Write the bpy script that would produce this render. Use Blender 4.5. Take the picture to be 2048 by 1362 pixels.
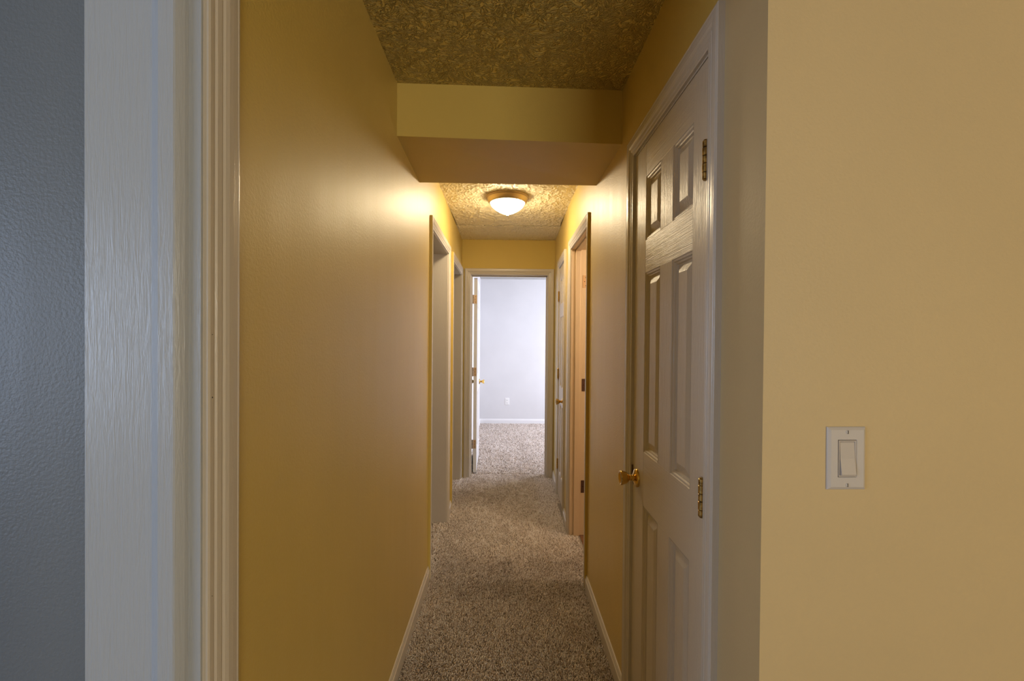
import bpy, bmesh, math, random
import numpy as np
from mathutils import Vector, Matrix

for o in list(bpy.data.objects):
    bpy.data.objects.remove(o, do_unlink=True)
SC = bpy.context.scene
COL = SC.collection
rnd = random.Random(7)

# ------------------------------------------------------------------ camera, world, lights, exposure
F = 910.0
W = 2048.0
cam_d = bpy.data.cameras.new('camera')
cam = bpy.data.objects.new('camera', cam_d)
COL.objects.link(cam)
cam_d.sensor_width = 36.0
cam_d.lens = F / W * 36.0
cam_d.clip_start = 0.02
YAW, PITCH, ROLL = math.atan(14.5 / F), 0.0097, 0.008
cam.location = (0, 0, 1.40)
cam.matrix_world = (Matrix.Translation((0, 0, 1.40)) @ Matrix.Rotation(-YAW, 4, 'Z')
                    @ Matrix.Rotation(math.pi / 2 - PITCH, 4, 'X') @ Matrix.Rotation(ROLL, 4, 'Z'))
cam_d.shift_y = 8.8 / W
SC.camera = cam

world = bpy.data.worlds.new('world')
SC.world = world
world.use_nodes = True
bg = world.node_tree.nodes['Background']
bg.inputs[0].default_value = (0.55, 0.72, 1.0, 1)
bg.inputs[1].default_value = 0.25

SC.view_settings.view_transform = 'Standard'
SC.view_settings.look = 'None'
SC.view_settings.gamma = 1.0
SC.view_settings.use_curve_mapping = False
SC.view_settings.exposure = 0.0

LAMP_EMIT = 88.0
LAMP_COL = (1.0, 0.80, 0.51)


def area(name, loc, rot, sx, sy, power, color):
    d = bpy.data.lights.new(name, 'AREA')
    d.shape = 'RECTANGLE'
    d.size, d.size_y = sx, sy
    d.energy = power
    d.color = color
    o = bpy.data.objects.new(name, d)
    o.location = loc
    o.rotation_euler = rot
    COL.objects.link(o)
    return o


H90 = math.pi / 2
# daylight through the window of the far bedroom (right side wall)
area('daylight_bedroom', (2.58, 6.2, 1.45), (0, H90, 0), 1.3, 1.8, 118, (0.88, 0.89, 1.0))
# daylight through the window of the room on the left
area('daylight_left_room', (-3.44, -1.2, 1.45), (0, -H90, 0), 1.2, 1.5, 60, (0.60, 0.74, 1.0))
# daylight through the living room window behind the camera
area('daylight_living_room', (1.9, -3.94, 1.5), (H90, 0, 0), 1.9, 1.3, 90, (1.0, 0.92, 0.76))
# bathroom ceiling bulb
bd = bpy.data.lights.new('bathroom_bulb', 'POINT')
bd.energy = 28
bd.color = (1.0, 0.78, 0.55)
bd.shadow_soft_size = 0.08
bo = bpy.data.objects.new('bathroom_bulb', bd)
bo.location = (1.35, 2.62, 2.05)
COL.objects.link(bo)


# ------------------------------------------------------------------ material helpers
def mat(name, base, rough=0.5, metallic=0.0, spec=0.5):
    m = bpy.data.materials.new(name)
    m.use_nodes = True
    nt = m.node_tree
    b = nt.nodes['Principled BSDF']
    b.inputs['Base Color'].default_value = (*base, 1)
    b.inputs['Roughness'].default_value = rough
    b.inputs['Metallic'].default_value = metallic
    b.inputs['Specular IOR Level'].default_value = spec
    return m, nt, b


def coords(nt, scale=(1, 1, 1), kind='Object', rot=(0, 0, 0)):
    tc = nt.nodes.new('ShaderNodeTexCoord')
    mp = nt.nodes.new('ShaderNodeMapping')
    mp.inputs['Scale'].default_value = scale
    mp.inputs['Rotation'].default_value = rot
    nt.links.new(tc.outputs[kind], mp.inputs['Vector'])
    return mp.outputs['Vector']


def noise(nt, vec, scale, detail=2.0, rough=0.5, dist=0.0):
    n = nt.nodes.new('ShaderNodeTexNoise')
    n.inputs['Scale'].default_value = scale
    n.inputs['Detail'].default_value = detail
    n.inputs['Roughness'].default_value = rough
    n.inputs['Distortion'].default_value = dist
    nt.links.new(vec, n.inputs['Vector'])
    return n.outputs['Fac']


def ramp(nt, fac, stops):
    r = nt.nodes.new('ShaderNodeValToRGB')
    el = r.color_ramp.elements
    while len(el) < len(stops):
        el.new(0.5)
    for e, (p, c) in zip(el, stops):
        e.position = p
        e.color = (*c, 1) if len(c) == 3 else c
    nt.links.new(fac, r.inputs['Fac'])
    return r.outputs['Color']


def bump(nt, b, height, dist, strength=1.0, prev=None):
    n = nt.nodes.new('ShaderNodeBump')
    n.inputs['Strength'].default_value = strength
    n.inputs['Distance'].default_value = dist
    nt.links.new(height, n.inputs['Height'])
    if prev is not None:
        nt.links.new(prev, n.inputs['Normal'])
    nt.links.new(n.outputs['Normal'], b.inputs['Normal'])
    return n.outputs['Normal']


def mapr(nt, fac, lo, hi):
    n = nt.nodes.new('ShaderNodeMapRange')
    n.inputs['To Min'].default_value = lo
    n.inputs['To Max'].default_value = hi
    n.inputs['From Min'].default_value = 0.3
    n.inputs['From Max'].default_value = 0.7
    nt.links.new(fac, n.inputs['Value'])
    return n.outputs['Result']


def paint_wall(name, base, rough, streak=0.05, bmp=0.0006, spec=0.5, peel=170):
    m, nt, b = mat(name, base, rough, 0, spec)
    v = coords(nt)
    n1 = noise(nt, v, peel, 2.5, 0.55)
    n2 = noise(nt, coords(nt, (14, 14, 1.3)), 1.0, 5, 0.6)   # brush and roller marks
    n3 = noise(nt, v, 2.1, 3, 0.5)
    nrm = bump(nt, b, n1, bmp)
    bump(nt, b, n2, 0.0004, 0.5, nrm)
    nt.links.new(mapr(nt, n2, rough - streak, rough + streak), b.inputs['Roughness'])
    c0 = tuple(x * 0.96 for x in base)
    c1 = tuple(min(1, x * 1.03) for x in base)
    nt.links.new(ramp(nt, n3, [(0.3, c0), (0.7, c1)]), b.inputs['Base Color'])
    return m


YELLOW = (0.62, 0.455, 0.115)
M = {}
M['yellow'] = paint_wall('yellow_satin_paint', YELLOW, 0.50, 0.035, 0.0009, 0.9)
_yb = M['yellow'].node_tree.nodes['Principled BSDF']
_yb.inputs['Coat Weight'].default_value = 0.45
_yb.inputs['Coat Roughness'].default_value = 0.46
M['yellow_flat'] = paint_wall('yellow_eggshell_paint', YELLOW, 0.55, 0.03, 0.0004, 0.3)
M['tan'] = paint_wall('wall_paint_cool_light_tint', (0.575, 0.445, 0.24), 0.50, 0.03, 0.0004, 0.3)  # hall wall paint again, with the cooler light put into its colour
M['grey'] = paint_wall('blue_grey_paint', (0.175, 0.19, 0.21), 0.48, 0.03, 0.0011, 0.45, 165)
M['white_wall'] = paint_wall('white_wall_paint', (0.67, 0.67, 0.69), 0.55, 0.03, 0.0004, 0.3)
M['bath_wall'] = paint_wall('cream_bathroom_paint', (0.72, 0.60, 0.48), 0.5, 0.03, 0.0004, 0.3)


def trim_paint(name, base=(0.66, 0.61, 0.54), rough=0.33, grain='z', amt=0.0012, spec=0.5, gs=1.0, dist=1.0):
    m, nt, b = mat(name, base, rough, 0, spec)
    sc = {'z': (160 * gs, 160 * gs, 14), 'u': (5, 5, 330 * gs), 'none': (60, 60, 60)}[grain]
    v = coords(nt, sc)
    n1 = noise(nt, v, 1.0, 3, 0.6, dist)
    n2 = noise(nt, coords(nt), 210, 2, 0.5)
    nrm = bump(nt, b, n1, amt)
    bump(nt, b, n2, 0.0003, 0.5, nrm)
    return m


M['trim'] = trim_paint('white_trim_gloss', (0.59, 0.535, 0.46), 0.30, 'z', 0.0005)
M['trim_u'] = trim_paint('white_trim_gloss_level', (0.59, 0.535, 0.46), 0.30, 'u', 0.0003, dist=0.0)
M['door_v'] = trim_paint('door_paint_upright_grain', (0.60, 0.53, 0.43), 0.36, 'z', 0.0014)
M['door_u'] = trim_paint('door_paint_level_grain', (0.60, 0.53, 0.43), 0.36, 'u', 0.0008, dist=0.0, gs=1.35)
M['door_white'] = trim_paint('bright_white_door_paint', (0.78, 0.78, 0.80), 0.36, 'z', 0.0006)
M['jamb_brushed'] = trim_paint('brushed_jamb_cool_light_tint', (0.42, 0.45, 0.50), 0.36, 'z', 0.0010, 0.5, 1.3, 1.0)  # white jamb tinted blue-grey to carry the cool daylight
M['jamb_warm_tint'] = trim_paint('jamb_warm_light_tint', (0.72, 0.57, 0.38), 0.45, 'z', 0.0005)  # white jamb tinted orange to carry the bathroom lamplight


def ceiling_mat(name, base):
    """stomp-brush textured ceiling: raised ridges of thick paint"""
    m, nt, b = mat(name, base, 0.55, 0, 0.35)
    v = coords(nt)
    w = nt.nodes.new('ShaderNodeTexNoise')
    w.inputs['Scale'].default_value = 7
    nt.links.new(v, w.inputs['Vector'])
    mx = nt.nodes.new('ShaderNodeVectorMath')
    mx.operation = 'MULTIPLY_ADD'
    mx.inputs[1].default_value = (0.10, 0.10, 0.0)
    nt.links.new(w.outputs['Color'], mx.inputs[0])
    nt.links.new(v, mx.inputs[2])
    n = noise(nt, mx.outputs['Vector'], 42, 3, 0.5, 1.6)
    s = nt.nodes.new('ShaderNodeMath'); s.operation = 'SUBTRACT'; s.inputs[1].default_value = 0.5
    nt.links.new(n, s.inputs[0])
    a = nt.nodes.new('ShaderNodeMath'); a.operation = 'ABSOLUTE'
    nt.links.new(s.outputs[0], a.inputs[0])
    r = ramp(nt, a.outputs[0], [(0.0, (1, 1, 1)), (0.05, (0.5, 0.5, 0.5)), (0.14, (0, 0, 0))])
    n2 = noise(nt, v, 120, 3, 0.6)
    nrm = bump(nt, b, r, 0.010, 1.0)
    bump(nt, b, n2, 0.0030, 0.6, nrm)
    n3 = noise(nt, v, 3, 3, 0.5)
    nt.links.new(ramp(nt, n3, [(0.3, tuple(x * 0.93 for x in base)), (0.7, base)]), b.inputs['Base Color'])
    return m


M['ceiling'] = ceiling_mat('ceiling_paint_bounce_tint', (0.82, 0.64, 0.20))  # same ceiling paint, with dim yellow bounce light put into the colour
M['ceiling_lit_tint'], _nt, _b = mat('ceiling_paint_lamplit_tint', (0.86, 0.76, 0.50), 0.42, 0, 0.5)  # same ceiling paint, made paler to carry the dome light's brightness
bump(_nt, _b, noise(_nt, coords(_nt), 150, 3, 0.6), 0.0015)
M['ceiling_white'] = ceiling_mat('textured_white_ceiling', (0.72, 0.71, 0.68))
M['brass'], _nt, _b = mat('polished_brass', (0.72, 0.47, 0.13), 0.16, 1.0)
M['old_brass'], _nt, _b = mat('aged_brass', (0.50, 0.36, 0.13), 0.33, 1.0)
nt = _nt
nt.links.new(ramp(nt, noise(nt, coords(nt), 90, 3), [(0.35, (0.20, 0.13, 0.05)), (0.6, (0.56, 0.40, 0.15))]), _b.inputs['Base Color'])
M['painted_leaf'], _nt, _b = mat('painted_hinge_leaf', (0.60, 0.54, 0.48), 0.35)
M['copper_leaf'], _nt, _b = mat('satin_brass_leaf', (0.62, 0.42, 0.24), 0.42, 0.6)
M['dark_leaf'], _nt, _b = mat('dark_brass_leaf', (0.13, 0.07, 0.05), 0.45, 0.7)  # much darker brass tone for lower bathroom hinges and strike plate
M['fixture'], _nt, _b = mat('satin_brass_fixture', (0.55, 0.42, 0.24), 0.42, 0.85)
M['plate'], _nt, _b = mat('white_plastic', (0.53, 0.50, 0.475), 0.32)
M['rocker'], _nt, _b = mat('ivory_plastic', (0.49, 0.445, 0.40), 0.36)
M['screw'], _nt, _b = mat('screw_metal', (0.42, 0.40, 0.36), 0.4, 0.7)
M['dark'], _nt, _b = mat('dark_gap', (0.02, 0.016, 0.012), 0.9)
M['lid'], _nt, _b = mat('lid_board', (0.10, 0.07, 0.05), 0.9)
M['outlet'], _nt, _b = mat('outlet_plastic', (0.84, 0.84, 0.84), 0.35)
M['glass'], _nt, _b = mat('window_glass', (0.9, 0.95, 1.0), 0.05)
_b.inputs['Transmission Weight'].default_value = 1.0
# lamp glass
m = bpy.data.materials.new('lit_frosted_glass')
m.use_nodes = True
nt = m.node_tree
nt.nodes.remove(nt.nodes['Principled BSDF'])
em = nt.nodes.new('ShaderNodeEmission')
em.inputs[0].default_value = (*LAMP_COL, 1)
em.inputs[1].default_value = LAMP_EMIT
nt.links.new(em.outputs[0], nt.nodes['Material Output'].inputs[0])
M['lamp'] = m
# carpet backing and pile
CARPET = (0.52, 0.43, 0.35)
m, nt, b = mat('carpet_backing', tuple(c * 0.55 for c in CARPET), 0.95, 0, 0.1)
n1 = noise(nt, coords(nt), 170, 3, 0.7)
nt.links.new(ramp(nt, n1, [(0.35, tuple(c * 0.3 for c in CARPET)), (0.65, CARPET)]), b.inputs['Base Color'])
bump(nt, b, n1, 0.006)
M['carpet'] = m
m, nt, b = mat('carpet_yarn', CARPET, 0.85, 0, 0.25)
at = nt.nodes.new('ShaderNodeAttribute')
at.attribute_name = 'tint'
nt.links.new(ramp(nt, at.outputs['Fac'], [(0.0, (0.13, 0.09, 0.065)), (0.30, (0.45, 0.355, 0.28)), (0.62, (0.76, 0.65, 0.57)), (1.0, (0.94, 0.89, 0.87))]), b.inputs['Base Color'])
b.inputs['Sheen Weight'].default_value = 0.25
M['yarn'] = m
# bathroom vinyl plank
m, nt, b = mat('brown_vinyl_plank', (0.16, 0.07, 0.03), 0.35)
nt.links.new(ramp(nt, noise(nt, coords(nt, (3, 40, 3)), 1.0, 4, 0.6), [(0.3, (0.10, 0.04, 0.018)), (0.7, (0.24, 0.11, 0.05))]), b.inputs['Base Color'])
M['vinyl'] = m


# ------------------------------------------------------------------ object helpers
def tag(o, label=None, cat=None, kind=None, group=None):
    if label: o['label'] = label
    if cat: o['category'] = cat
    if kind: o['kind'] = kind
    if group: o['group'] = group
    return o


def empty(name, loc=(0, 0, 0)):
    o = bpy.data.objects.new(name, None)
    o.empty_display_size = 0.1
    o.location = loc
    COL.objects.link(o)
    return o


def link(name, bm, mats, parent=None, smooth=False, normals=True):
    if normals:
        bmesh.ops.recalc_face_normals(bm, faces=bm.faces)
    me = bpy.data.meshes.new(name)
    bm.to_mesh(me)
    bm.free()
    if not isinstance(mats, (list, tuple)):
        mats = [mats]
    for mm in mats:
        me.materials.append(mm)
    if smooth:
        for p in me.polygons:
            p.use_smooth = True
        if hasattr(me, 'set_sharp_from_angle'):
            me.set_sharp_from_angle(angle=math.radians(35))
    o = bpy.data.objects.new(name, me)
    COL.objects.link(o)
    if parent is not None:
        o.parent = parent
        # geometry is made in world space; parents are unrotated empties
        pl = world_loc(parent)
        o.location = (-pl.x, -pl.y, -pl.z)
    return o


def world_loc(o):
    v = Vector((0, 0, 0))
    while o is not None:
        v += Vector(o.location)
        o = o.parent
    return v


class Fr:
    """frame on a wall: u along it, v out of it, w up"""
    def __init__(s, o, u, v, w=(0, 0, 1)):
        s.o, s.u, s.v, s.w = Vector(o), Vector(u).normalized(), Vector(v).normalized(), Vector(w).normalized()

    def p(s, u, v, w):
        return s.o + s.u * u + s.v * v + s.w * w

    def sub(s, u, v, w, ud=None, vd=None):
        return Fr(s.p(u, v, w), ud or s.u, vd or s.v, s.w)


ID = Fr((0, 0, 0), (1, 0, 0), (0, 1, 0))


def add_box(bm, fr, u0, u1, v0, v1, w0, w1, bev=0.0, mi=0):
    vs = [bm.verts.new(fr.p(u, v, w)) for u in (u0, u1) for v in (v0, v1) for w in (w0, w1)]
    idx = [(0, 1, 3, 2), (4, 6, 7, 5), (0, 4, 5, 1), (2, 3, 7, 6), (0, 2, 6, 4), (1, 5, 7, 3)]
    fs = [bm.faces.new([vs[i] for i in f]) for f in idx]
    for f in fs: f.material_index = mi
    if bev > 0:
        es = list({e for f in fs for e in f.edges})
        bmesh.ops.recalc_face_normals(bm, faces=fs)
        bmesh.ops.bevel(bm, geom=es, offset=bev, segments=2, affect='EDGES', profile=0.6)
    return fs


def box_obj(name, fr, b6, m, parent=None, bev=0.0):
    bm = bmesh.new()
    add_box(bm, fr, *b6, bev=bev)
    return link(name, bm, m, parent)


def lathe(bm, fr, prof, seg=32, mi=0, axis='v'):
    """profile [(r, h)] turned about the frame's v axis"""
    rings = []
    for r, h in prof:
        if r < 1e-6:
            rings.append([bm.verts.new(fr.p(0, h, 0))])
        else:
            rings.append([bm.verts.new(fr.p(r * math.cos(2 * math.pi * k / seg), h, r * math.sin(2 * math.pi * k / seg))) for k in range(seg)])
    for a, b in zip(rings[:-1], rings[1:]):
        for k in range(seg):
            k2 = (k + 1) % seg
            if len(a) == 1 and len(b) == 1:
                continue
            if len(a) == 1:
                f = bm.faces.new([a[0], b[k], b[k2]])
            elif len(b) == 1:
                f = bm.faces.new([a[k], b[0], a[k2]])
            else:
                f = bm.faces.new([a[k], b[k], b[k2], a[k2]])
            f.material_index = mi


def wall(name, fr, u0, u1, h, thick, openings, mats, label, v_off=0.0):
    """openings: (u0, u1, w0, w1); front face at v=0 takes mats[0], the back mats[1]"""
    bm = bmesh.new()
    cuts = sorted({u0, u1} | {x for op in openings for x in op[:2]})
    for a, b in zip(cuts[:-1], cuts[1:]):
        if b - a < 1e-6: continue
        mid = (a + b) / 2
        ops = [op for op in openings if op[0] < mid < op[1]]
        spans = [(0, h)]
        if ops:
            op = ops[0]
            spans = [s for s in ((0, op[2]), (op[3], h)) if s[1] - s[0] > 1e-6]
        for w0, w1 in spans:
            fs = add_box(bm, fr, a, b, -thick, v_off, w0, w1)
            if len(mats) > 1:
                for f in fs:
                    c = sum(((fv.co - fr.o).dot(fr.v) for fv in f.verts)) / 4
                    if c < -thick * 0.9:
                        f.material_index = 1
    o = link(name, bm, mats)
    tag(o, label, 'wall', 'structure')
    return o


XL, XR = -0.438, 0.473
HC = 2.425
YF = 4.62
FL = Fr((XL, 0, 0), (0, 1, 0), (1, 0, 0))
FRT = Fr((XR, 0, 0), (0, 1, 0), (-1, 0, 0))
_tu = Vector((0.032, YF - 3.40, 0)).normalized()
FT = Fr((XR, 3.40, 0), _tu, (-_tu.y, _tu.x, 0))           # right wall past the bathroom, splaying out slightly
FF = Fr((0, YF, 0), (1, 0, 0), (0, -1, 0))                # end wall of the hall
FS = Fr((0, 0.824, 0), (1, 0, 0), (0, -1, 0))             # wall with the light switch

T = 2.052          # door opening height
TH = 0.115
J = 0.018

# openings as (u0, u1, top) measured between the jamb faces
OP_LEFT_NEAR = (-0.15, 0.663, T + 0.012)
OP_L1 = (2.712, 3.475, T)
OP_L2 = (3.80, 4.553, T)
OP_CLOSET = (1.056, 1.655, 2.073)
OP_BATH = (2.612, 3.250, T)
OP_LINEN = (3.636 - 3.40, 4.106 - 3.40, T)
OP_FAR = (-0.345, 0.430, T + 0.010)


def rough(op):
    return (op[0] - J, op[1] + J, 0, op[2] + J)


# ------------------------------------------------------------------ structure: walls
bm = bmesh.new()
wall('wall_left', FL, 0.80, YF, HC + 0.02, TH, [rough(OP_L1), rough(OP_L2)], [M['yellow'], M['white_wall']],
     'yellow satin hallway wall on the left with two doorways')
wall('wall_left_near', FL, -4.0, 0.80, HC + 0.02, 0.165, [rough(OP_LEFT_NEAR)], [M['yellow'], M['grey']],
     'thick yellow wall holding the nearest white doorway at the left edge')
wall('wall_right', FRT, 0.988, 3.40, HC + 0.02, TH, [rough(OP_CLOSET), rough(OP_BATH)], [M['yellow'], M['bath_wall']],
     'yellow satin hallway wall on the right around closet and bathroom doors')
wall('wall_right_far', FT, 0.0, (YF - 3.40) * 1.001, HC + 0.02, TH, [rough(OP_LINEN)], [M['yellow'], M['white_wall']],
     'far right yellow hallway wall around the narrow linen closet door')
wall('wall_far', FF, -3.5, 3.5, HC + 0.02, TH, [rough(OP_FAR)], [M['yellow_flat'], M['white_wall']],
     'yellow end wall of the hallway above the bedroom doorway')
wall('wall_front_right', FS, XR, 3.5, HC + 0.02, 0.164, [], [M['tan'], M['white_wall']],
     'yellow wall with cooler light toned into its paint, facing the camera that carries the light switch')
G = Fr((0, 0.80, 0), (1, 0, 0), (0, -1, 0))
wall('wall_grey', G, -3.5, XL - 0.165, HC + 0.02, 0.115, [], [M['grey'], M['white_wall']],
     'dark blue-grey textured wall beyond the nearest left doorway')
# bedroom at the end
wall('wall_bedroom_back', Fr((0, 7.63, 0), (1, 0, 0), (0, -1, 0)), -0.6, 3.5, HC + 0.02, 0.12, [], [M['white_wall']],
     'bright white bedroom wall seen through the end doorway')
wall('wall_bedroom_left', Fr((-0.412, 0, 0), (0, 1, 0), (1, 0, 0)), YF + TH, 7.63, HC + 0.02, 0.12, [], [M['white_wall']],
     'white bedroom side wall behind the open bedroom door')
wall('wall_bedroom_right', Fr((2.62, 0, 0), (0, 1, 0), (-1, 0, 0)), YF + TH, 7.63, HC + 0.02, 0.12, [(5.25, 7.15, 0.8, 2.1)], [M['white_wall']],
     'white bedroom wall with the window out of view')
# bathroom
wall('wall_bathroom_near', Fr((0, 2.30, 0), (1, 0, 0), (0, 1, 0)), XR + TH, 3.5, HC + 0.02, 0.1, [], [M['bath_wall']],
     'cream bathroom wall on the near side of the bathroom')
wall('wall_bathroom_far', Fr((0, 3.37, 0), (1, 0, 0), (0, -1, 0)), XR + TH, 3.5, HC + 0.02, 0.1, [], [M['bath_wall']],
     'cream bathroom wall beside the linen closet')
wall('wall_bathroom_right', Fr((2.3, 0, 0), (0, 1, 0), (-1, 0, 0)), 2.30, 3.37, HC + 0.02, 0.1, [], [M['bath_wall']],
     'cream bathroom wall opposite the bathroom doorway')
# outer walls
wall('wall_outer_left', Fr((-3.5, 0, 0), (0, 1, 0), (1, 0, 0)), -4.0, YF, HC + 0.02, 0.15, [(-1.95, -0.45, 0.85, 2.05)], [M['grey']],
     'grey outer wall of the left room with its window')
wall('wall_outer_right', Fr((3.5, 0, 0), (0, 1, 0), (-1, 0, 0)), -4.0, 7.75, HC + 0.02, 0.15, [], [M['yellow_flat']],
     'yellow outer wall of the living room on the right')
wall('wall_back', Fr((0, -4.0, 0), (1, 0, 0), (0, 1, 0)), -3.65, 3.65, HC + 0.02, 0.15, [(0.95, 2.85, 0.85, 2.15)], [M['yellow_flat']],
     'yellow living room wall behind the camera with a window')
wall('wall_outer_bedroom', Fr((-0.6, 0, 0), (0, 1, 0), (1, 0, 0)), YF + TH, 7.75, HC + 0.02, 0.05, [], [M['white_wall']],
     'outer wall behind the white bedroom side wall')

# floors
def slab(name, x0, x1, y0, y1, z0, z1, m, label, cat):
    o = box_obj(name, ID, (x0, x1, y0, y1, z0, z1), m)
    tag(o, label, cat, 'structure')
    return o


bm = bmesh.new()
add_box(bm, ID, -3.65, XR + 0.075, -4.1, 7.75, -0.06, 0.0)
add_box(bm, ID, XR + 0.075, 3.65, -4.1, 2.25, -0.06, 0.0)
add_box(bm, ID, XR + 0.075, 3.65, 3.42, 7.75, -0.06, 0.0)
o = link('floor', bm, M['carpet'])
tag(o, 'speckled beige carpet floor of the hallway', 'floor', 'structure')
slab('floor_bathroom', XR + 0.075, 3.65, 2.25, 3.42, -0.06, 0.006, M['vinyl'],
     'dark brown plank floor just inside the bathroom doorway', 'floor')

# ceiling in three sheets; the middle one stops short at its far edge and leaves a dark crack
def tilted_sheet(name, pts, z, m, label):
    bm = bmesh.new()
    lo = [bm.verts.new((x, y, z)) for x, y in pts]
    hi = [bm.verts.new((x, y, z + 0.012)) for x, y in pts]
    bm.faces.new(lo)
    bm.faces.new(hi)
    n = len(pts)
    for k in range(n):
        bm.faces.new([lo[k], lo[(k + 1) % n], hi[(k + 1) % n], hi[k]])
    o = link(name, bm, m)
    tag(o, label, 'ceiling', 'structure')
    return o


YS = 4.05


def vnoise(x, y, seed):
    """smooth value noise"""
    r = np.random.default_rng(seed)
    g = r.random((64, 64))
    xi = np.floor(x).astype(int); yi = np.floor(y).astype(int)
    fx = x - xi; fy = y - yi
    fx = fx * fx * (3 - 2 * fx); fy = fy * fy * (3 - 2 * fy)
    a = g[xi % 64, yi % 64]; b = g[(xi + 1) % 64, yi % 64]
    c_ = g[xi % 64, (yi + 1) % 64]; d = g[(xi + 1) % 64, (yi + 1) % 64]
    return (a * (1 - fx) + b * fx) * (1 - fy) + (c_ * (1 - fx) + d * fx) * fy


def relief_sheet(name, xl, xr, y0, y1, z, m, label, step=0.0040, amp=0.0062):
    """ceiling sheet with real stomp-brush relief; xl, xr are functions of y"""
    nx = int((xr(y0) - xl(y0)) / step); ny = int((y1 - y0) / step)
    gi, gj = np.meshgrid(np.linspace(0, 1, nx + 1), np.linspace(0, 1, ny + 1))
    Yv = y0 + gj * (y1 - y0)
    L = np.vectorize(xl)(Yv[:, 0])[:, None]; Rr = np.vectorize(xr)(Yv[:, 0])[:, None]
    Xv = L + gi * (Rr - L)
    px, py = Xv + 20, Yv + 20
    wx = px + 0.030 * vnoise(px * 16, py * 16, 21) + 0.010 * vnoise(px * 45, py * 45, 22)
    wy = py + 0.030 * vnoise(px * 16 + 7, py * 16 + 3, 23) + 0.010 * vnoise(px * 45 + 3, py * 45, 24)
    n1 = np.abs(vnoise(wx * 48, wy * 48, 25) - 0.5) * 2
    n2 = np.abs(vnoise(wx * 85, wy * 85, 26) - 0.5) * 2
    hgt = np.clip(1 - n1 * 3.2, 0, 1) * 0.75 + np.clip(1 - n2 * 3.0, 0, 1) * 0.45 + 0.25 * vnoise(px * 25, py * 25, 27)
    Z = z - amp * hgt
    V = np.stack([Xv, Yv, Z], -1).reshape(-1, 3)
    idx = np.arange((nx + 1) * (ny + 1)).reshape(ny + 1, nx + 1)
    Q = np.stack([idx[:-1, :-1], idx[1:, :-1], idx[1:, 1:], idx[:-1, 1:]], -1).reshape(-1, 4)
    n0 = len(V)
    top = np.array([[xl(y0), y0, z + 0.012], [xr(y0), y0, z + 0.012], [xr(y1), y1, z + 0.012], [xl(y1), y1, z + 0.012]])
    V = np.concatenate([V, top])
    faces = Q.tolist() + [[n0, n0 + 1, n0 + 2, n0 + 3]]
    faces.append(list(idx[-1, ::1]) + [n0 + 2, n0 + 3])
    faces.append(list(idx[0, ::-1]) + [n0, n0 + 1])
    me = bpy.data.meshes.new(name)
    me.from_pydata(V.tolist(), [], faces)
    me.materials.append(m)
    me.polygons.foreach_set('use_smooth', [True] * len(me.polygons))
    me.update()
    o = bpy.data.objects.new(name, me)
    COL.objects.link(o)
    tag(o, label, 'ceiling', 'structure')
    return o


def gapl(y): return XL + (0.007 * min(1, max(0, (y - 3.5) / 0.35)))
def gapr(y): return XR + max(0, (y - 3.4) * 0.0262) - 0.008 * min(1, max(0, (y - 3.62) / 0.3))


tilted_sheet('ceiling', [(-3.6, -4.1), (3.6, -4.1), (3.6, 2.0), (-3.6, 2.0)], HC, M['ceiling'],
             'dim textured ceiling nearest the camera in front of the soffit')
relief_sheet('ceiling_middle', gapl, gapr, 2.2, YS, HC + 0.0005, M['ceiling_lit_tint'],
             'bright textured ceiling panel around the lit dome light')
relief_sheet('ceiling_far', lambda y: XL, lambda y: XR + max(0, (y - 3.4) * 0.0262), YS + 0.004, YF, HC - 0.003, M['ceiling_lit_tint'],
             'textured ceiling panel between the crack and the end wall')
tilted_sheet('ceiling_over_soffit', [(XL - 0.03, 1.99), (XR + 0.06, 1.99), (XR + 0.06, 2.22), (XL - 0.03, 2.22)], HC + 0.013, M['lid'],
             'hidden board above the yellow soffit')
tilted_sheet('ceiling_left_rooms', [(-3.6, 2.0), (XL - 0.02, 2.0), (XL - 0.02, YF), (-3.6, YF)], HC + 0.013, M['ceiling_white'],
             'ceiling of the rooms behind the left doorways')
tilted_sheet('ceiling_right_rooms', [(XR + 0.05, 2.0), (3.6, 2.0), (3.6, YF), (XR + 0.05, YF)], HC + 0.013, M['ceiling_white'],
             'ceiling of bathroom and linen closet')
tilted_sheet('ceiling_bedroom', [(-0.7, YF + 0.02), (3.6, YF + 0.02), (3.6, 7.75), (-0.7, 7.75)], HC, M['ceiling_white'],
             'white ceiling of the bedroom at the end')
slab('lid_deck', -3.8, 3.8, -4.3, 7.9, 2.60, 2.66, M['lid'], 'dark attic added unseen above the ceiling to block light', 'cover')  # unseen lid, added to keep sky light out of the ceiling gaps
bm = bmesh.new()
add_box(bm, ID, -3.8, 3.8, -4.3, -4.15, 2.40, 2.60)
add_box(bm, ID, -3.8, 3.8, 7.75, 7.9, 2.40, 2.60)
add_box(bm, ID, -3.8, -3.65, -4.3, 7.9, 2.40, 2.60)
add_box(bm, ID, 3.65, 3.8, -4.3, 7.9, 2.40, 2.60)
o = link('lid_edge', bm, M['lid'])
tag(o, 'dark attic edge added against light leaks around the roof', 'cover', 'structure')

# soffit across the hall, slightly out of square
bm = bmesh.new()
P = [(XL, 1.835, 2.2142), (XR, 1.861, 2.206), (XR, 2.385, 2.215), (XL, 2.320, 2.197)]
lo = [bm.verts.new(p) for p in P]
hi = [bm.verts.new((p[0], p[1], HC + 0.006)) for p in P]
bm.faces.new(lo)
bm.faces.new(hi)
for k in range(4):
    bm.faces.new([lo[k], lo[(k + 1) % 4], hi[(k + 1) % 4], hi[k]])
bmesh.ops.recalc_face_normals(bm, faces=bm.faces)
o = link('soffit', bm, M['yellow_flat'])
tag(o, 'boxed yellow soffit crossing the hallway below the ceiling', 'soffit', 'structure')

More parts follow.
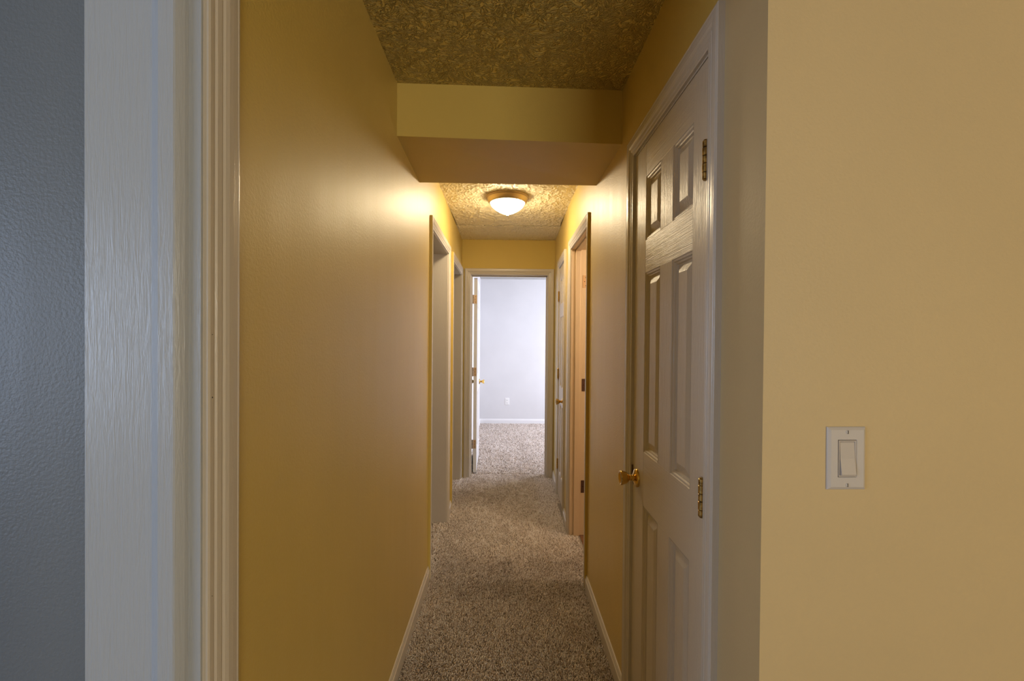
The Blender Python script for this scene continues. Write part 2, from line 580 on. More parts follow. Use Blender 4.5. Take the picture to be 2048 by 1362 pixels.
# ------------------------------------------------------------------ trim
CAS = [(0.0, 0.0), (0.0, 0.0075), (0.0025, 0.0095), (0.009, 0.0100), (0.011, 0.0085), (0.0135, 0.0088), (0.0155, 0.0115),
       (0.0235, 0.0130), (0.0260, 0.0110), (0.0285, 0.0112), (0.0310, 0.0140), (0.0370, 0.0162), (0.0460, 0.0170),
       (0.0560, 0.0170), (0.0575, 0.0155), (0.0595, 0.0170), (0.0625, 0.0165), (0.064, 0.0145), (0.064, 0.0)]


def casing_piece(name, fr, prof, A, B, dA, dB, mats, parent, side_yellow=False):
    """sweep profile from point A to B (u,w); dA,dB give the direction each offset s moves (mitre)"""
    bm = bmesh.new()
    ra = [bm.verts.new(fr.p(A[0] + dA[0] * s, t, A[1] + dA[1] * s)) for s, t in prof]
    rb = [bm.verts.new(fr.p(B[0] + dB[0] * s, t, B[1] + dB[1] * s)) for s, t in prof]
    for k in range(len(prof) - 1):
        f = bm.faces.new([ra[k], ra[k + 1], rb[k + 1], rb[k]])
        if side_yellow and k == len(prof) - 2:
            f.material_index = 1
    bm.faces.new(ra)
    bm.faces.new(list(reversed(rb)))
    bm.faces.new([ra[0], ra[-1], rb[-1], rb[0]])
    return link(name, bm, mats, parent)


def door_trim(name, fr, op, label, depth=TH, stop_v=None, yellow_side=False, mats=None, jamb_mat=None, cs=1.0, z0=0.0,
              sides=(True, True), back_casing=True, prof=CAS, cat='door frame', stop_w=0.034):
    prof = [(a * cs, b) for a, b in prof]
    tm = M['trim']
    tmu = M['trim_u']
    jm = jamb_mat or tm
    base = fr.p((op[0] + op[1]) / 2, 0, 0)
    root = empty(name, base)
    tag(root, label, cat, 'structure')
    r = 0.005
    u0, u1, t = op
    outer = [tm, M['yellow_flat']]
    casing_piece('side_casing', fr, prof, (u0 - r, z0), (u0 - r, t + r), (-1, 0), (-1, 1), outer, root, yellow_side)
    casing_piece('side_casing', fr, prof, (u1 + r, z0), (u1 + r, t + r), (1, 0), (1, 1), outer, root, yellow_side)
    casing_piece('head_casing', fr, prof, (u0 - r, t + r), (u1 + r, t + r), (-1, 1), (1, 1), [tmu], root)
    box_obj('side_jamb', fr, (u0 - J, u0, -depth, 0.0, z0, t + J), jm, root, 0.0008)
    box_obj('side_jamb', fr, (u1, u1 + J, -depth, 0.0, z0, t + J), jm, root, 0.0008)
    box_obj('head_jamb', fr, (u0, u1, -depth, 0.0, t, t + J), jm, root, 0.0008)
    if stop_v is not None:
        s0, s1 = stop_v - stop_w, stop_v
        box_obj('door_stop', fr, (u0, u0 + 0.011, s0, s1, z0, t), jm, root, 0.002)
        box_obj('door_stop', fr, (u1 - 0.011, u1, s0, s1, z0, t), jm, root, 0.002)
        box_obj('door_stop', fr, (u0 + 0.011, u1 - 0.011, s0, s1, t - 0.011, t), jm, root, 0.002)
    if back_casing:
        bfr = Fr(fr.p(0, -depth, 0), fr.u, -fr.v)
        casing_piece('back_casing', bfr, prof, (u0 - r, z0), (u0 - r, t + r), (-1, 0), (-1, 1), [tm], root)
        casing_piece('back_casing', bfr, prof, (u1 + r, z0), (u1 + r, t + r), (1, 0), (1, 1), [tm], root)
        casing_piece('back_casing', bfr, prof, (u0 - r, t + r), (u1 + r, t + r), (-1, 1), (1, 1), [tmu], root)
    return root


trim_closet = door_trim('trim_1', FRT, OP_CLOSET, 'white moulded frame around the nearest closet door on the right', stop_v=-0.037)
door_trim('trim_2', FRT, OP_BATH, 'white moulded frame of the bathroom doorway lit orange inside', stop_v=-0.030, yellow_side=True, jamb_mat=M['jamb_warm_tint'])
door_trim('trim_3', FT, OP_LINEN, 'white moulded frame around the narrow linen closet door', stop_v=-0.037)
door_trim('trim_4', FF, OP_FAR, 'cream moulded frame of the bedroom doorway in the end wall', stop_v=-0.045, depth=TH, cs=0.92)
door_trim('trim_5', FL, OP_L1, 'cream frame of the first doorway in the left hallway wall', yellow_side=True)
door_trim('trim_6', FL, OP_L2, 'cream frame of the second left doorway next to the end wall', yellow_side=True)

# nearest left doorway: deep brushed jamb
root = empty('trim_7', FL.p(0.25, 0, 0))
tag(root, 'deep brush-painted white door frame at the left edge', 'door frame', 'structure')
u0, u1, t = OP_LEFT_NEAR
k_ = 1.0
casing_piece('side_casing', FL, CAS, (u1 + 0.004, 0), (u1 + 0.004, t + 0.004), (1, 0), (1, 1), [M['trim']], root)
casing_piece('side_casing', FL, CAS, (u0 - 0.004, 0), (u0 - 0.004, t + 0.004), (-1, 0), (-1, 1), [M['trim']], root)
casing_piece('head_casing', FL, CAS, (u0 - 0.004, t + 0.004), (u1 + 0.004, t + 0.004), (-1, 1), (1, 1), [M['trim_u']], root)
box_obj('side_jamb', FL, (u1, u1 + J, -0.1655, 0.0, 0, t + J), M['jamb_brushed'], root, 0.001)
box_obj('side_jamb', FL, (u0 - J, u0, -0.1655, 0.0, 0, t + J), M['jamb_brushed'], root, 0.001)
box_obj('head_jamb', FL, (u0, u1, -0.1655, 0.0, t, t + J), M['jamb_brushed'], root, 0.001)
# profiled stop on the far jamb: eased hall side, flat face, chamfer to the room side
def stop_profile(ua, sgn):
    pr = [(-0.0175, 0.0), (-0.0195, 0.005), (-0.0235, 0.0095), (-0.0275, 0.0130), (-0.0300, 0.0140), (-0.0510, 0.0140), (-0.0525, 0.0132), (-0.0665, 0.0045), (-0.0672, 0.0)]
    bm = bmesh.new()
    a = [bm.verts.new(FL.p(ua - sgn * d, v, 0)) for v, d in pr]
    b = [bm.verts.new(FL.p(ua - sgn * d, v, t)) for v, d in pr]
    for k in range(len(pr) - 1):
        bm.faces.new([a[k], a[k + 1], b[k + 1], b[k]])
    bm.faces.new(a); bm.faces.new(b)
    bm.faces.new([a[0], a[-1], b[-1], b[0]])
    return bm
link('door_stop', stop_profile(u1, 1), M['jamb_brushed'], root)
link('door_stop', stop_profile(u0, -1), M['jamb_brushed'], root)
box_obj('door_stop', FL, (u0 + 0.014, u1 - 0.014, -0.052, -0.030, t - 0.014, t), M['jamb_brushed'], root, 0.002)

def chip(parent, fr, u, v, w, du, dw):
    bm = bmesh.new()
    n = 7
    a = [bm.verts.new(fr.p(u + du * math.cos(k * 6.283 / n) * (0.7 + 0.3 * (k % 2)), v, w + dw * math.sin(k * 6.283 / n))) for k in range(n)]
    b = [bm.verts.new(fr.p(u + du * 0.6 * math.cos(k * 6.283 / n), v + 0.0004, w + dw * 0.6 * math.sin(k * 6.283 / n))) for k in range(n)]
    for k in range(n):
        bm.faces.new([a[k], a[(k + 1) % n], b[(k + 1) % n], b[k]])
    bm.faces.new(b)
    link('nail_hole', bm, M['dark'], parent)


chip(root, FL, u1 + 0.004 + 0.0065, 0.0099, 1.313, 0.0012, 0.0014)
chip(root, FL, u1 + 0.004 + 0.0060, 0.0099, 1.405, 0.0007, 0.0008)
chip(root, FL, u1 + 0.004 + 0.0065, 0.0099, 1.020, 0.0007, 0.0009)
chip(trim_closet, FRT, OP_CLOSET[0] - 0.058, 0.0165, OP_CLOSET[2] + 0.055, 0.0035, 0.0010)

# baseboards: profile (thickness, height)
BB = [(0.0, 0.0), (0.0125, 0.0), (0.0125, 0.058), (0.0115, 0.063), (0.0085, 0.066), (0.0085, 0.071), (0.0060, 0.077), (0.0040, 0.082), (0.0, 0.083)]


def baseboard(name, fr, u0, u1, label, m=None):
    bm = bmesh.new()
    a = [bm.verts.new(fr.p(u0, v, w)) for v, w in BB]
    b = [bm.verts.new(fr.p(u1, v, w)) for v, w in BB]
    n = len(BB)
    for k in range(n):
        bm.faces.new([a[k], a[(k + 1) % n], b[(k + 1) % n], b[k]])
    bm.faces.new(a)
    bm.faces.new(b)
    o = link(name, bm, m or M['trim_u'])
    tag(o, label, 'baseboard', 'structure')
    return o


CW = 0.069
baseboard('baseboard_left', FL, OP_LEFT_NEAR[1] + CW, OP_L1[0] - CW, 'white baseboard along the long near stretch of left wall')
baseboard('baseboard_left_middle', FL, OP_L1[1] + CW, OP_L2[0] - CW, 'short white baseboard between the two left doorways')
baseboard('baseboard_right', FRT, OP_CLOSET[1] + CW, OP_BATH[0] - CW, 'white baseboard on the right between closet and bathroom doors')
baseboard('baseboard_right_near', FRT, 0.824, OP_CLOSET[0] - CW, 'short white baseboard between wall corner and closet door')
baseboard('baseboard_right_middle', FT, 3.32 - 3.40, OP_LINEN[0] - CW, 'short white baseboard between bathroom and linen closet doors')
baseboard('baseboard_right_far', FT, OP_LINEN[1] + CW, YF - 3.40, 'short white baseboard beyond the linen closet door')
baseboard('baseboard_bedroom', Fr((0, 7.63, 0), (1, 0, 0), (0, -1, 0)), -0.412, 2.6, 'white baseboard along the bright back wall of the bedroom', M['door_white'])
baseboard('baseboard_bedroom_left', Fr((-0.412, 0, 0), (0, 1, 0), (1, 0, 0)), YF + TH + 0.02, 7.63, 'white baseboard on the bedroom side wall behind the open door', M['door_white'])
baseboard('baseboard_switch', FS, XR + 0.0, 3.5, 'white baseboard below the light switch wall')
baseboard('baseboard_grey', G, -3.5, XL - 0.17, 'white baseboard of the grey wall')

# ------------------------------------------------------------------ doors
def nested_rings(bm, fr, u0, u1, w0, w1, prof, vsgn, voff, mi=0, cap=True):
    """concentric rectangles: prof = [(inset, depth)], depth measured inward from the surface"""
    prev = None
    for ins, dep in prof:
        ring = [bm.verts.new(fr.p(u, voff - vsgn * dep, w)) for u, w in
                ((u0 + ins, w0 + ins), (u1 - ins, w0 + ins), (u1 - ins, w1 - ins), (u0 + ins, w1 - ins))]
        if prev:
            for k in range(4):
                bm.faces.new([prev[k], prev[(k + 1) % 4], ring[(k + 1) % 4], ring[k]])
        prev = ring
    if cap:
        bm.faces.new(prev)
    return prev


PAN = [(0.0, 0.0), (0.0015, 0.0022), (0.007, 0.0030), (0.0095, 0.0070), (0.0135, 0.0082), (0.0160, 0.0135), (0.0195, 0.0145),
       (0.0400, 0.0048), (0.0425, 0.0040)]


def six_panel_door(root, fr, w, z0, z1, cols, rows, mv, mu, thick=0.035):
    """fr: u across the slab from 0 to w, v out of its front face. cols/rows: panel spans"""
    e = 0.00035
    us = [0] + [x for c in cols for x in c] + [w]
    # stiles and mullion
    box_obj('stile', fr, (0.0, cols[0][0], -thick, 0, z0, z1), mv, root, 0.0008)
    box_obj('stile', fr, (cols[-1][1], w, -thick, 0, z0, z1), mv, root, 0.0008)
    rail_spans = []
    zz = [z0] + [z for r in rows for z in r] + [z1]
    for k in range(0, len(zz), 2):
        rail_spans.append((zz[k], zz[k + 1]))
    for a, b in rail_spans:
        box_obj('rail', fr, (cols[0][0] + e, cols[-1][1] - e, -thick + e, -e, a, b), mu, root, 0.0005)
    if len(cols) == 2:
        for a, b in rows:
            box_obj('mullion', fr, (cols[0][1], cols[1][0], -thick + e, -e, a, b), mv, root, 0.0004)
    for (a, b) in rows:
        for (c0, c1) in cols:
            bm = bmesh.new()
            nested_rings(bm, fr, c0, c1, a, b, PAN, 1, 0.0)
            nested_rings(bm, fr, c0, c1, a, b, PAN, -1, -thick)
            link('panel', bm, mv, root)


def knob(root, fr, m_k=None, sc=1.0):
    """fr origin on the door face, v outward"""
    m_k = m_k or M['brass']
    k = empty('knob', (0, 0, 0))
    k.parent = root
    pl = world_loc(root)
    k.location = fr.o - pl
    bm = bmesh.new()
    lathe(bm, fr, [(0.0, 0.0), (0.0325, 0.0), (0.0325, 0.003), (0.031, 0.0065), (0.027, 0.0095), (0.018, 0.0115), (0.0135, 0.014), (0.0, 0.0141)], 40)
    link('rose', bm, m_k, k, True)
    bm = bmesh.new()
    lathe(bm, fr, [(0.0, 0.012), (0.0125, 0.0125), (0.0125, 0.016), (0.0095, 0.019), (0.0095, 0.022), (0.0115, 0.0245), (0.0095, 0.0275),
                   (0.0125, 0.031), (0.0185, 0.036), (0.0215, 0.042), (0.0232, 0.049), (0.0252, 0.055), (0.0258, 0.058), (0.0245, 0.0605), (0.0215, 0.0610),
                   (0.0190, 0.0590), (0.0120, 0.0565), (0.0, 0.0560)], 40)
    link('grip', bm, m_k, k, True)
    return k


def hinge(root, fr, zc, knuckle_mat, leaf_mat=None, h=0.089, leaf_u=(0.006, 0.030), leaf_v=(-0.001, 0.0012), r=0.0068, split=True, two=True):
    """knuckle axis along w at frame origin; leaf plates spread along u"""
    hg = empty('hinge', (0, 0, 0))
    hg.parent = root
    hg.location = fr.p(0, 0, zc) - world_loc(root)
    seg = [(0, 0.17), (0.18, 0.40), (0.41, 0.60), (0.61, 0.82), (0.83, 1.0)]
    bm = bmesh.new()
    for i, (a, b) in enumerate(seg):
        f2 = Fr(fr.p(0, 0, zc - h / 2 + a * h), fr.u, fr.w, fr.v)
        L = (b - a) * h
        rr = r * (1.0 if i % 2 == 0 else 1.06)
        lathe(bm, f2, [(0.0, 0.0), (rr * 0.85, 0.0), (rr, 0.0008), (rr, L - 0.0008), (rr * 0.85, L), (0.0, L)], 20)
    f2 = Fr(fr.p(0, 0, zc - h / 2 - 0.003), fr.u, fr.w, fr.v)
    lathe(bm, f2, [(0.0, 0.0), (r * 0.6, 0.0), (r * 0.75, 0.002), (r * 0.5, 0.004), (r * 0.5, h + 0.002), (r * 0.75, h + 0.004), (r * 0.6, h + 0.006), (0.0, h + 0.006)], 16)
    link('knuckle', bm, knuckle_mat, hg, True)
    return hg


def leaf(hg, fr, b6, m, screws=True):
    """fr with plate in u/w plane, v outward; b6 = u0,u1,v0,v1,w0,w1"""
    u0, u1, v0, v1, w0, w1 = b6
    bm = bmesh.new()
    add_box(bm, fr, u0, u1, v0, v1, w0, w1, 0.0)
    link('leaf', bm, m, hg)
    if screws:
        bm = bmesh.new()
        L = w1 - w0
        for i, q in enumerate((0.17, 0.5, 0.83)):
            uc = u0 + (u1 - u0) * (0.38 if i % 2 else 0.62)
            f2 = Fr(fr.p(uc, v1 - 0.0001, w0 + L * q), fr.u, fr.v)
            lathe(bm, f2, [(0.0, 0.0004), (0.0030, 0.0004), (0.0034, 0.0)], 10)
        link('screws', bm, M['dark'], hg)


# --- door_1: nearest closet door, flush in its frame, hinged on the near side
Y0 = OP_CLOSET[0] + 0.003
w1 = OP_CLOSET[1] - OP_CLOSET[0] - 0.0065
f = Fr((XR, Y0, 0), (0, 1, 0), (-1, 0, 0))
d1 = empty('door_1', (XR, Y0 + w1 / 2, 0))
tag(d1, 'white six-panel closet door nearest on the right with brass knob', 'door', 'structure')
c = [(1.147 - Y0, 1.2875 - Y0), (1.388 - Y0, 1.533 - Y0)]
rows = [(0.235, 0.842), (1.025, 1.632), (1.742, 1.955)]
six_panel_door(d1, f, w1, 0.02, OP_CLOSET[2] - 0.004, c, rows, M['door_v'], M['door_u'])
knob(d1, f.sub(w1 - 0.050, 0, 0.917))
for zc in (1.824, 1.035, 0.26):
    hf = Fr((XR - 0.0085, Y0 - 0.0015, 0), (0, 1, 0), (-1, 0, 0))
    hg = hinge(d1, hf, zc, M['old_brass'], r=0.0072)
    leaf(hg, Fr((XR - 0.0005, Y0, 0), (0, 1, 0), (-1, 0, 0)), (-0.0105, -0.002, -0.001, 0.0030, zc - 0.0445, zc + 0.0445), M['painted_leaf'], False)
# strike plate lip on the jamb behind the knob
lipf = Fr((XR - 0.001, OP_CLOSET[1] - 0.001, 0.922), (0, 1, 0), (-1, 0, 0))
bm = bmesh.new()
pts = [(-0.005, -0.02), (0.004, -0.022), (0.0095, -0.012), (0.0105, 0.0), (0.0095, 0.014), (0.004, 0.027), (-0.005, 0.029)]
a = [bm.verts.new(lipf.p(u, 0.0, w)) for u, w in pts]
b_ = [bm.verts.new(lipf.p(u, 0.0025, w)) for u, w in pts]
bm.faces.new(a); bm.faces.new(b_)
for k in range(len(pts)):
    k2 = (k + 1) % len(pts)
    bm.faces.new([a[k], a[k2], b_[k2], b_[k]])
link('strike_plate', bm, M['dark_leaf'], trim_closet)

# --- door_2: linen closet door at the far right
L0, L1 = OP_LINEN[0] + 0.003, OP_LINEN[1] - 0.003
w3 = L1 - L0
f = FT.sub(L0, 0, 0)
d2 = empty('door_2', FT.p((L0 + L1) / 2, 0, 0))
tag(d2, 'narrow white panelled linen closet door far down on the right', 'door', 'structure')
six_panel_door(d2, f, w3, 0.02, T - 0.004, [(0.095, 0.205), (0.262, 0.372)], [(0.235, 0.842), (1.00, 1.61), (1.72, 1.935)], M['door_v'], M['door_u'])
knob(d2, f.sub(0.055, 0, 0.905))
for zc in (1.80, 1.105, 0.29):
    hg = hinge(d2, FT.sub(L1 + 0.0015, 0.0085, 0), zc, M['brass'])
    leaf(hg, FT.sub(L1, 0, 0), (0.002, 0.0105, -0.001, 0.003, zc - 0.0445, zc + 0.0445), M['copper_leaf'], False)

# --- door_3: bathroom door, swung open into the bathroom, hinged on the far jamb
XB = XR + TH
d3 = empty('door_3', (XB, OP_BATH[1], 0))
tag(d3, 'white bathroom door standing open into the bathroom', 'door', 'structure')
ang = math.radians(4)
ud = Vector((math.cos(ang), math.sin(ang) * 0.0, 0))
f = Fr((XB + 0.006, OP_BATH[1] - 0.004, 0), (1, 0, 0), (0, -1, 0))
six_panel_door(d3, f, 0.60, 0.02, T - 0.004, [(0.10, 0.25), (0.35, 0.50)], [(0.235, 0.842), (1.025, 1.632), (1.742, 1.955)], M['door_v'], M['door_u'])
knob(d3, f.sub(0.54, 0, 0.91))
for zc, lm in ((1.825, M['copper_leaf']), (1.085, M['dark_leaf']), (0.355, M['dark_leaf'])):
    hf = Fr((XB + 0.004, OP_BATH[1] - 0.0005, 0), (1, 0, 0), (0, -1, 0))
    hg = hinge(d3, hf, zc, lm, r=0.006)
    leaf(hg, Fr((0, OP_BATH[1], 0), (1, 0, 0), (0, -1, 0)), (XB - 0.034, XB + 0.001, -0.001, 0.0022, zc - 0.0445, zc + 0.0445), lm)

# --- door_4: bedroom door, open 90 degrees into the bedroom along its left wall
d4 = empty('door_4', (OP_FAR[0], YF + TH, 0))
tag(d4, 'white bedroom door standing open at the end of the hallway', 'door', 'structure')
a4 = math.radians(1.2)
u4 = Vector((-math.sin(a4), math.cos(a4), 0))
v4 = Vector((math.cos(a4), math.sin(a4), 0))
f = Fr((-0.288, YF + TH + 0.010, 0), u4, v4)
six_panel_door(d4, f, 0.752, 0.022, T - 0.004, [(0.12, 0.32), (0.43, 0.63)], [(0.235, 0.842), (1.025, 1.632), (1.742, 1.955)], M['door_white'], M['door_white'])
knob(d4, f.sub(0.692, 0, 0.907))
fb = Fr(f.p(0, -0.035, 0), u4, -v4)
knob(d4, fb.sub(0.692, 0, 0.907))
for zc in (1.825, 1.07, 0.315):
    hf = Fr((-0.331, YF + TH + 0.006, 0), (1, 0, 0), (0, -1, 0))
    hg = hinge(d4, hf, zc, M['old_brass'], r=0.0062)
    leaf(hg, Fr((0, YF + TH + 0.0095, 0), (1, 0, 0), (0, -1, 0)), (-0.324, -0.295, -0.001, 0.0018, zc - 0.0445, zc + 0.0445), M['copper_leaf'])

# ------------------------------------------------------------------ windows (out of view, where the daylight enters)
def window(name, fr, u0, u1, w0, w1, label, cat='window'):
    root = empty(name, fr.p((u0 + u1) / 2, 0, w0))
    tag(root, label, cat, 'structure')
    bm = bmesh.new()
    q = 0.05
    for b6 in ((u0, u0 + q, -0.09, -0.04, w0, w1), (u1 - q, u1, -0.09, -0.04, w0, w1), (u0 + q, u1 - q, -0.09, -0.04, w0, w0 + q),
               (u0 + q, u1 - q, -0.09, -0.04, w1 - q, w1), (u0 + q, u1 - q, -0.085, -0.045, (w0 + w1) / 2 - 0.02, (w0 + w1) / 2 + 0.02)):
        add_box(bm, fr, *b6)
    link('window_frame', bm, M['trim'], root)
    box_obj('pane', fr, (u0 + q, u1 - q, -0.068, -0.062, w0 + q, (w0 + w1) / 2 - 0.02), M['glass'], root)
    box_obj('pane', fr, (u0 + q, u1 - q, -0.068, -0.062, (w0 + w1) / 2 + 0.02, w1 - q), M['glass'], root)
    box_obj('sill', fr, (u0 - 0.04, u1 + 0.04, -0.04, 0.03, w0 - 0.02, w0 + 0.001), M['trim'], root, 0.003)


window('window_1', Fr((2.62, 0, 0), (0, 1, 0), (-1, 0, 0)), 5.25, 7.15, 0.8, 2.1, 'bedroom window in the right bedroom wall')
window('window_2', Fr((-3.5, 0, 0), (0, 1, 0), (1, 0, 0)), -1.95, -0.45, 0.85, 2.05, 'window of the grey left room')
window('window_3', Fr((0, -4.0, 0), (1, 0, 0), (0, 1, 0)), 0.95, 2.85, 0.85, 2.15, 'living room window behind the camera')

# ------------------------------------------------------------------ ceiling light
LX, LY = 0.012, 3.25
cl = empty('ceiling_light', (LX, LY, HC))
tag(cl, 'lit frosted dome light with satin brass ring on the hallway ceiling', 'ceiling light')
lf = Fr((LX, LY, HC), (1, 0, 0), (0, 0, -1), (0, 1, 0))
bm = bmesh.new()
lathe(bm, lf, [(0.0, 0.0), (0.146, 0.0), (0.152, 0.003), (0.1535, 0.008), (0.152, 0.013), (0.147, 0.0155), (0.1435, 0.017), (0.1425, 0.021),
               (0.1405, 0.032), (0.136, 0.042), (0.1290, 0.049), (0.1240, 0.0505), (0.1215, 0.049), (0.1215, 0.020), (0.0, 0.020)], 96)
link('rim', bm, M['fixture'], cl, True)
bm = bmesh.new()
prof = []
for k in range(15):
    a = k / 14 * math.pi / 2
    tt = math.sin(a)
    prof.append((0.1205 * (1 - tt ** 1.75) ** 0.80 if k < 14 else 0.0, 0.047 + 0.083 * tt))
lathe(bm, lf, prof, 96)
shade = link('glass_shade', bm, M['lamp'], cl, True)
bm = bmesh.new()
lathe(bm, lf, [(0.0, 0.127), (0.0085, 0.1275), (0.0115, 0.131), (0.009, 0.134), (0.0100, 0.137), (0.007, 0.141), (0.0, 0.1425)], 20)
link('finial', bm, M['fixture'], cl, True)

# ------------------------------------------------------------------ light switch
sw_o = Vector((0.6265, 0.824, 1.1895))
q = math.radians(0.45)
su = Vector((math.cos(q), 0, math.sin(q)))
swf = Fr(sw_o, su, (0, -1, 0), Vector((-math.sin(q), 0, math.cos(q))))
sw = empty('light_switch', sw_o)
tag(sw, 'white wall plate with a rocker light switch on the tan-toned wall', 'light switch')


def frame_plate(bm, fr, hw, hh, iw, ih, t, bev, back=0.0):
    """rectangular plate with a rectangular hole and bevelled outer edge"""
    def ring(a, b, v):
        return [bm.verts.new(fr.p(u, v, w)) for u, w in ((-a, -b), (a, -b), (a, b), (-a, b))]
    rs = [ring(iw, ih, back), ring(hw, hh, back), ring(hw, hh, t * 0.35), ring(hw - bev * 0.25, hh - bev * 0.25, t * 0.6), ring(hw - bev, hh - bev, t), ring(iw + 0.0008, ih + 0.0008, t), ring(iw, ih, t - 0.0008)]
    rs.append(rs[0])
    for a, b in zip(rs[:-1], rs[1:]):
        for k in range(4):
            bm.faces.new([a[k], a[(k + 1) % 4], b[(k + 1) % 4], b[k]])


bm = bmesh.new()
frame_plate(bm, swf, 0.0355, 0.0575, 0.0170, 0.0340, 0.0062, 0.0055)
link('wall_plate', bm, M['plate'], sw)
bm = bmesh.new()
frame_plate(bm, swf, 0.0166, 0.0336, 0.0138, 0.0305, 0.0064, 0.0006)
link('switch_frame', bm, M['rocker'], sw)
bm = bmesh.new()
vs = []
prof_r = [(-0.0300, 0.0098), (-0.0285, 0.0108), (0.0, 0.0068), (0.0285, 0.0052), (0.0300, 0.0045)]
a = [bm.verts.new(swf.p(-0.0133, v, w)) for w, v in prof_r]
b_ = [bm.verts.new(swf.p(0.0133, v, w)) for w, v in prof_r]
a0 = [bm.verts.new(swf.p(-0.0133, 0.0, w)) for w, v in prof_r]
b0 = [bm.verts.new(swf.p(0.0133, 0.0, w)) for w, v in prof_r]
for k in range(4):
    bm.faces.new([a[k], a[k + 1], b_[k + 1], b_[k]])
    bm.faces.new([a0[k], a0[k + 1], a[k + 1], a[k]])
    bm.faces.new([b0[k], b_[k], b_[k + 1], b0[k + 1]])
bm.faces.new([a0[0], a[0], b_[0], b0[0]])
bm.faces.new([a0[-1], b0[-1], b_[-1], a[-1]])
bmesh.ops.bevel(bm, geom=[e for e in bm.edges if e.calc_length() > 0.02 and len(e.link_faces) == 2 and e.calc_face_angle(0) > 0.8], offset=0.0007, segments=2, affect='EDGES')
link('rocker', bm, M['rocker'], sw)
box_obj('switch_recess', swf, (-0.0168, 0.0168, -0.001, 0.0006, -0.0338, 0.0338), M['dark'], sw)
for s in (-1, 1):
    scr = empty('screw')
    scr.parent = sw
    scr.location = swf.p(0, 0.006, s * 0.0484) - sw_o
    f2 = Fr(swf.p(0, 0.0058, s * 0.0484), swf.u, swf.v, swf.w)
    bm = bmesh.new()
    lathe(bm, f2, [(0.0, 0.0), (0.0034, 0.0), (0.0034, 0.0008), (0.0026, 0.0016), (0.0, 0.0018)], 20)
    link('screw_head', bm, M['plate'], scr, True)
    box_obj('slot', f2, (-0.0006, 0.0006, 0.0010, 0.00195, -0.0030, 0.0030), M['dark'], scr)

# ------------------------------------------------------------------ outlet on the bedroom wall
oo = Vector((0.048, 7.63, 0.377))
of = Fr(oo, (1, 0, 0), (0, -1, 0))
ot = empty('wall_outlet', oo)
tag(ot, 'small white power outlet low on the bright bedroom wall', 'outlet')
bm = bmesh.new()
frame_plate(bm, of, 0.035, 0.0575, 0.0165, 0.0460, 0.0060, 0.004)
link('wall_plate', bm, M['outlet'], ot)
bm = bmesh.new()
add_box(bm, of, -0.0165, 0.0165, 0.0, 0.0055, -0.046, 0.046)
link('cover_strap', bm, M['outlet'], ot)
for s in (-1, 1):
    rc = box_obj('receptacle', of, (-0.0155, 0.0155, 0.0045, 0.0085, s * 0.0215 - 0.0145, s * 0.0215 + 0.0145), M['outlet'], ot, 0.003)
    bm = bmesh.new()
    add_box(bm, of, -0.0085, -0.0060, 0.0080, 0.0088, s * 0.0215 - 0.002, s * 0.0215 + 0.008)
    add_box(bm, of, 0.0060, 0.0085, 0.0080, 0.0088, s * 0.0215 - 0.001, s * 0.0215 + 0.007)
    add_box(bm, of, -0.0022, 0.0022, 0.0080, 0.0088, s * 0.0215 - 0.0105, s * 0.0215 - 0.006)
    link('slots', bm, M['dark'], ot)

# ------------------------------------------------------------------ carpet pile (real tufts)
rng = np.random.default_rng(11)


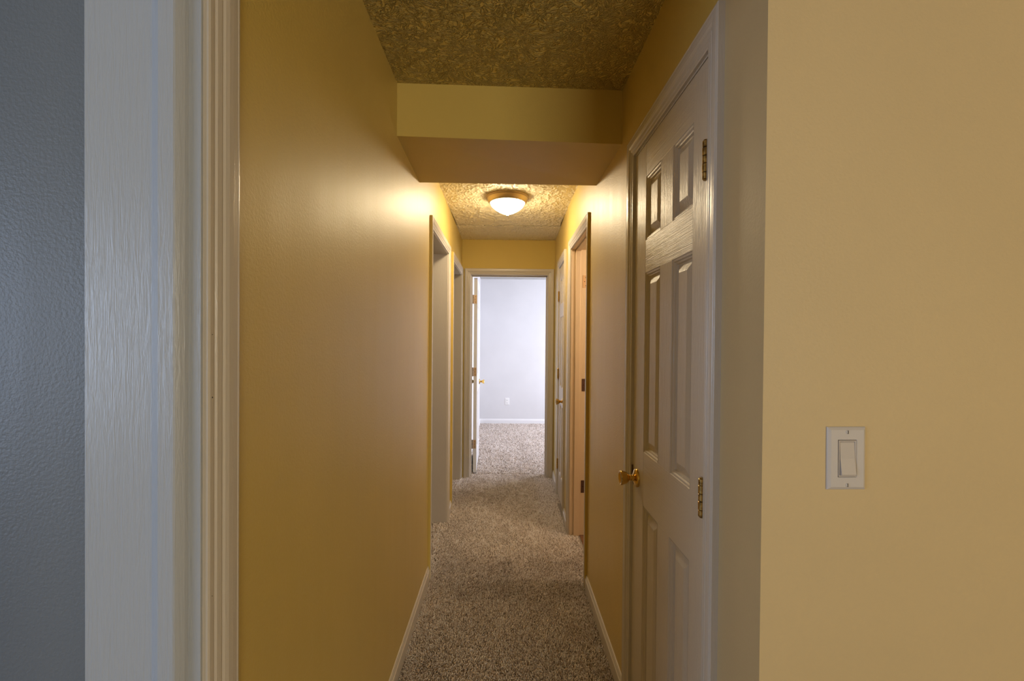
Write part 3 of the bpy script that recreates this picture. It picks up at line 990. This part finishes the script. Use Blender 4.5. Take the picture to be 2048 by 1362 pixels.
def pile(zones):
    X, Y, S, Hh = [], [], [], []
    for x0, x1, y0, y1, sp, hh in zones:
        nx, ny = max(1, round((x1 - x0) / sp)), max(1, round((y1 - y0) / sp))
        gx, gy = np.meshgrid((np.arange(nx) + 0.5) * (x1 - x0) / nx + x0, (np.arange(ny) + 0.5) * (y1 - y0) / ny + y0)
        gx = gx.ravel() + (rng.random(nx * ny) - 0.5) * sp * 0.9
        gy = gy.ravel() + (rng.random(nx * ny) - 0.5) * sp * 0.9
        X.append(gx); Y.append(gy)
        S.append(np.full(nx * ny, sp)); Hh.append(np.full(nx * ny, hh))
    X = np.concatenate(X); Y = np.concatenate(Y); S = np.concatenate(S); Hh = np.concatenate(Hh)
    n = len(X)
    # lean of the pile follows brushed patches and footprints
    p1 = vnoise(X * 3.1 + 7, Y * 2.2 + 3, 1) - 0.5
    p2 = vnoise(X * 9 + 1, Y * 6 + 5, 2) - 0.5
    ridge = 1 - np.abs(vnoise(X * 19 + 3 * vnoise(X * 4, Y * 4, 5), Y * 8 + 6 * vnoise(X * 5 + 9, Y * 3, 6), 3) - 0.5) * 11
    zone = np.clip((Y - 2.3) / 1.2, 0, 1) * np.clip((4.9 - Y) / 0.4, 0, 1)
    ridge = np.clip(ridge, 0, 1) * zone
    # brushed strip along the right wall near the end door
    strip = ((X > 0.305 + 0.01 * p2) & (Y > 3.2) & (Y < YF)).astype(float)
    ridge = ridge * (1 - strip)
    h = Hh * (0.75 + 0.5 * rng.random(n)) * (1 + 0.45 * ridge) * (1 - 0.25 * strip) + 0.0015 * p2
    ang = rng.random(n) * 2 * math.pi
    lx = np.cos(ang) * 0.0035 + p1 * 0.010 + p2 * 0.005
    ly = np.sin(ang) * 0.0035 - p1 * 0.012 + p2 * 0.004 + 0.007 * strip
    base = np.stack([X, Y, np.zeros(n)], 1)
    r = S * 0.52
    V = np.zeros((n, 7, 3))
    a0 = rng.random(n) * 2 * math.pi
    for k in range(3):
        V[:, k, 0] = X + r * np.cos(a0 + k * 2.094)
        V[:, k, 1] = Y + r * np.sin(a0 + k * 2.094)
        V[:, k, 2] = 0.0
        V[:, 3 + k, 0] = X + lx * 0.55 + r * 0.95 * np.cos(a0 + 0.8 + k * 2.094)
        V[:, 3 + k, 1] = Y + ly * 0.55 + r * 0.95 * np.sin(a0 + 0.8 + k * 2.094)
        V[:, 3 + k, 2] = h * 0.62
    V[:, 6, 0] = X + lx; V[:, 6, 1] = Y + ly; V[:, 6, 2] = h
    tri = np.array([[0, 1, 4], [0, 4, 3], [1, 2, 5], [1, 5, 4], [2, 0, 3], [2, 3, 5], [3, 4, 6], [4, 5, 6], [5, 3, 6]])
    Fi = (tri[None] + (np.arange(n) * 7)[:, None, None]).reshape(-1, 3)
    tint = np.clip(rng.beta(1.9, 1.5, n) + 0.33 * ridge, 0, 1)  # lighter tint on ridges paints in the sheen of tilted pile
    return V.reshape(-1, 3), Fi, np.repeat(tint, len(tri))


def pile_object(name, zones, label):
    V, Fi, tint = pile(zones)
    me = bpy.data.meshes.new(name)
    me.vertices.add(len(V)); me.vertices.foreach_set('co', V.ravel())
    me.loops.add(Fi.size); me.loops.foreach_set('vertex_index', Fi.ravel())
    me.polygons.add(len(Fi))
    me.polygons.foreach_set('loop_start', np.arange(0, Fi.size, 3))
    me.polygons.foreach_set('loop_total', np.full(len(Fi), 3))
    at = me.attributes.new('tint', 'FLOAT', 'FACE')
    at.data.foreach_set('value', tint.astype(np.float32))
    me.materials.append(M['yarn'])
    me.update()
    o = bpy.data.objects.new(name, me)
    COL.objects.link(o)
    tag(o, label, 'carpet', 'stuff')
    return o


pile_object('carpet_pile', [(XL + 0.012, XR - 0.012, 1.55, YF, 0.0058, 0.010), (XR - 0.012, XR + 0.018, 3.9, YF, 0.0066, 0.010),
                            (XL - 0.10, XL + 0.012, OP_L1[0], OP_L1[1], 0.0075, 0.010), (XL - 0.10, XL + 0.012, OP_L2[0], OP_L2[1], 0.0085, 0.010),
                            (XR - 0.012, XR + 0.06, OP_BATH[0], OP_BATH[1], 0.0066, 0.010),
                            (OP_FAR[0], OP_FAR[1], YF, YF + TH, 0.008, 0.010)],
            'speckled beige brown carpet pile running down the hallway')
pile_object('carpet_pile', [(-0.40, 1.5, YF + TH + 0.012, 7.61, 0.0105, 0.013)],
            'daylit pale carpet pile of the bedroom beyond the end doorway')
